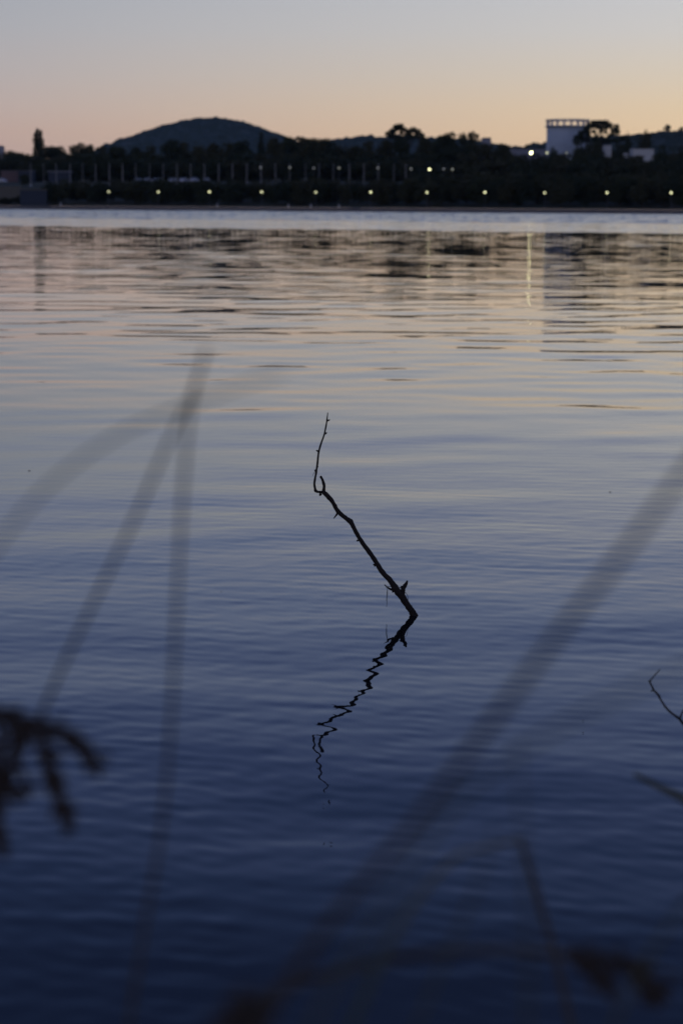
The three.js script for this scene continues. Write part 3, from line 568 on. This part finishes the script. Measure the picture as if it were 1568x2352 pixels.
{
  // folded stem on the left that hangs back down to a drooping seed head
  const up = [[292, 2420, 0.84], [330, 2150, 0.85], [372, 1900, 0.87], [394, 1640, 0.88], [408, 1350, 0.88], [424, 1080, 0.87], [440, 930, 0.86], [474, 800, 0.85]];
  const t = grass('seeding_plant', 'folded grass stem with a drooping dark seed head over the water', up);
  culm(t, 'stem', up, 2.5, 1.7, strawMat);
  culm(t, 'hanging_stem', [[474, 800, 0.85], [440, 905, 0.86], [385, 1020, 0.87], [310, 1190, 0.89], [215, 1385, 0.91], [140, 1540, 0.93], [90, 1655, 0.95]], 1.6, 2.3, strawMat, { root: false });
  const D = 0.95;
  raceme(t, [[88, 1655, D], [120, 1672, D], [160, 1695, D], [198, 1724, D], [232, 1778, D]], 11, 1);
  raceme(t, [[100, 1680, D], [108, 1735, D], [120, 1785, D], [142, 1846, D], [158, 1910, D]], 8, 2);
  raceme(t, [[88, 1655, D], [58, 1672, D], [46, 1710, D], [28, 1770, D], [2, 1815, D]], 11, 3);
  raceme(t, [[-60, 1640, D], [-20, 1640, D], [20, 1648, D], [60, 1662, D]], 10, 4);
  raceme(t, [[-40, 1800, D], [0, 1818, D], [35, 1820, D], [70, 1815, D]], 8, 5);
  raceme(t, [[2, 1690, D], [-6, 1760, D], [-8, 1850, D], [4, 1960, D]], 5, 6);
  culm(t, 'rachis', [[90, 1655, D], [40, 1660, D], [0, 1690, D], [-40, 1800, D]], 1.6, 1.2, strawMat, { root: false });
}
{
  const up = [[-260, 1900, 0.62], [-140, 1480, 0.66], [0, 1245, 0.7], [130, 1100, 0.72], [290, 990, 0.74], [430, 932, 0.74], [560, 885, 0.73], [650, 858, 0.72]];
  const t = grass('long_leaved_plant', 'pale arching grass blade crossing the folded stem', up); culm(t, 'blade', up, 2.8, 1.5, bladeMat, { flat: 0.6 });
}
{
  const up = [[560, 2440, 0.6], [660, 2260, 0.6], [760, 2120, 0.6], [960, 1880, 0.6], [1150, 1630, 0.6], [1290, 1445, 0.6], [1400, 1310, 0.6], [1570, 1085, 0.59], [1750, 850, 0.58]];
  const t = grass('seeding_plant', 'thick leaning grass stem crossing toward the upper right', up); culm(t, 'stem', up, 3.8, 2.1, strawMat);
  const lf = [[700, 2420, 0.55], [860, 2120, 0.56], [1060, 1830, 0.57], [1250, 1690, 0.57], [1420, 1600, 0.56], [1600, 1520, 0.55]];
  culm(t, 'leaf', lf, 3.6, 2.0, bladeMat, { flat: 0.35 });
}
{
  const up = [[1330, 2450, 1.0], [1305, 2330, 1.02], [1272, 2190, 1.05], [1240, 2080, 1.08], [1215, 1990, 1.1], [1194, 1928, 1.1]];
  const t = grass('seeding_plant', 'snapped upright grass stem with a bent leaf', up); culm(t, 'stem', up, 4.4, 3.4, strawMat);
  culm(t, 'bent_leaf', [[1194, 1928, 1.1], [1120, 1945, 1.0], [1050, 1965, 0.92], [960, 2060, 0.82], [880, 2190, 0.75], [800, 2370, 0.7]], 3.6, 3, bladeMat, { root: false, flat: 0.5 });
}
{
  const up = [[470, 2440, 0.74], [530, 2340, 0.76], [640, 2275, 0.78], [800, 2225, 0.8], [1000, 2188, 0.82], [1180, 2184, 0.86], [1300, 2195, 0.9]];
  const t = grass('seeding_plant', 'low arching grass stem ending in two curled seed spikes', up); culm(t, 'stem', up, 6, 2.6, strawMat);
  const D = 0.92;
  raceme(t, [[1295, 2195, D], [1335, 2196, D], [1368, 2208, D], [1386, 2245, D], [1396, 2290, D]], 10, 7);
  raceme(t, [[1330, 2196, D], [1420, 2206, D], [1462, 2232, D], [1500, 2270, D], [1518, 2300, D]], 11, 8);
  culm(t, 'rachis', [[1300, 2195, D], [1400, 2200, D], [1480, 2215, D], [1560, 2240, D], [1640, 2260, D]], 1.8, 1.2, strawMat, { root: false });
}
{
  const up = [[1900, 2150, 1.25], [1740, 1950, 1.35], [1570, 1836, 1.5], [1510, 1806, 1.55], [1456, 1779, 1.58]];
  const t = grass('long_leaved_plant', 'short pointed grass blade leaning in over the water', up); culm(t, 'blade', up, 13, 3, bladeMat, { flat: 0.5 });
}
{
  const up = [[930, 2450, 0.7], [980, 2300, 0.7], [1060, 2120, 0.7], [1110, 1990, 0.69], [1140, 1900, 0.68]];
  const t = grass('long_leaved_plant', 'faint upright grass blade behind the leaning stem', up); culm(t, 'blade', up, 3.2, 1.2, bladeMat, { flat: 0.4 });
}

{
  const up = [[600, 2480, 0.6], [590, 2380, 0.6], [575, 2330, 0.6], [555, 2298, 0.6]];
  const t = grass('seeding_plant', 'short dark seed head standing at the foot of the leaning stem', up); culm(t, 'stem', up, 3.4, 2.6, strawMat);
  raceme(t, [[590, 2370, 0.6], [580, 2340, 0.6], [562, 2312, 0.6], [545, 2296, 0.6]], 9, 21);
  raceme(t, [[592, 2372, 0.6], [560, 2352, 0.6], [525, 2344, 0.6], [500, 2352, 0.6]], 8, 22);
}

{
  const up = [[1205, 2460, 0.64], [1212, 2250, 0.64], [1206, 2000, 0.63], [1194, 1830, 0.62], [1186, 1690, 0.62]];
  const t = grass('long_leaved_plant', 'faint straight blade behind the snapped upright stem', up); culm(t, 'blade', up, 3.2, 1.2, bladeMat, { flat: 0.4 });
}
{
  const up = [[1380, 2460, 0.7], [1420, 2330, 0.7], [1500, 2180, 0.7], [1600, 2040, 0.7]];
  const t = grass('long_leaved_plant', 'faint leaning blade beside the curled seed spikes', up); culm(t, 'blade', up, 3.2, 2, bladeMat, { flat: 0.4 });
}

renderer.render(scene, camera);
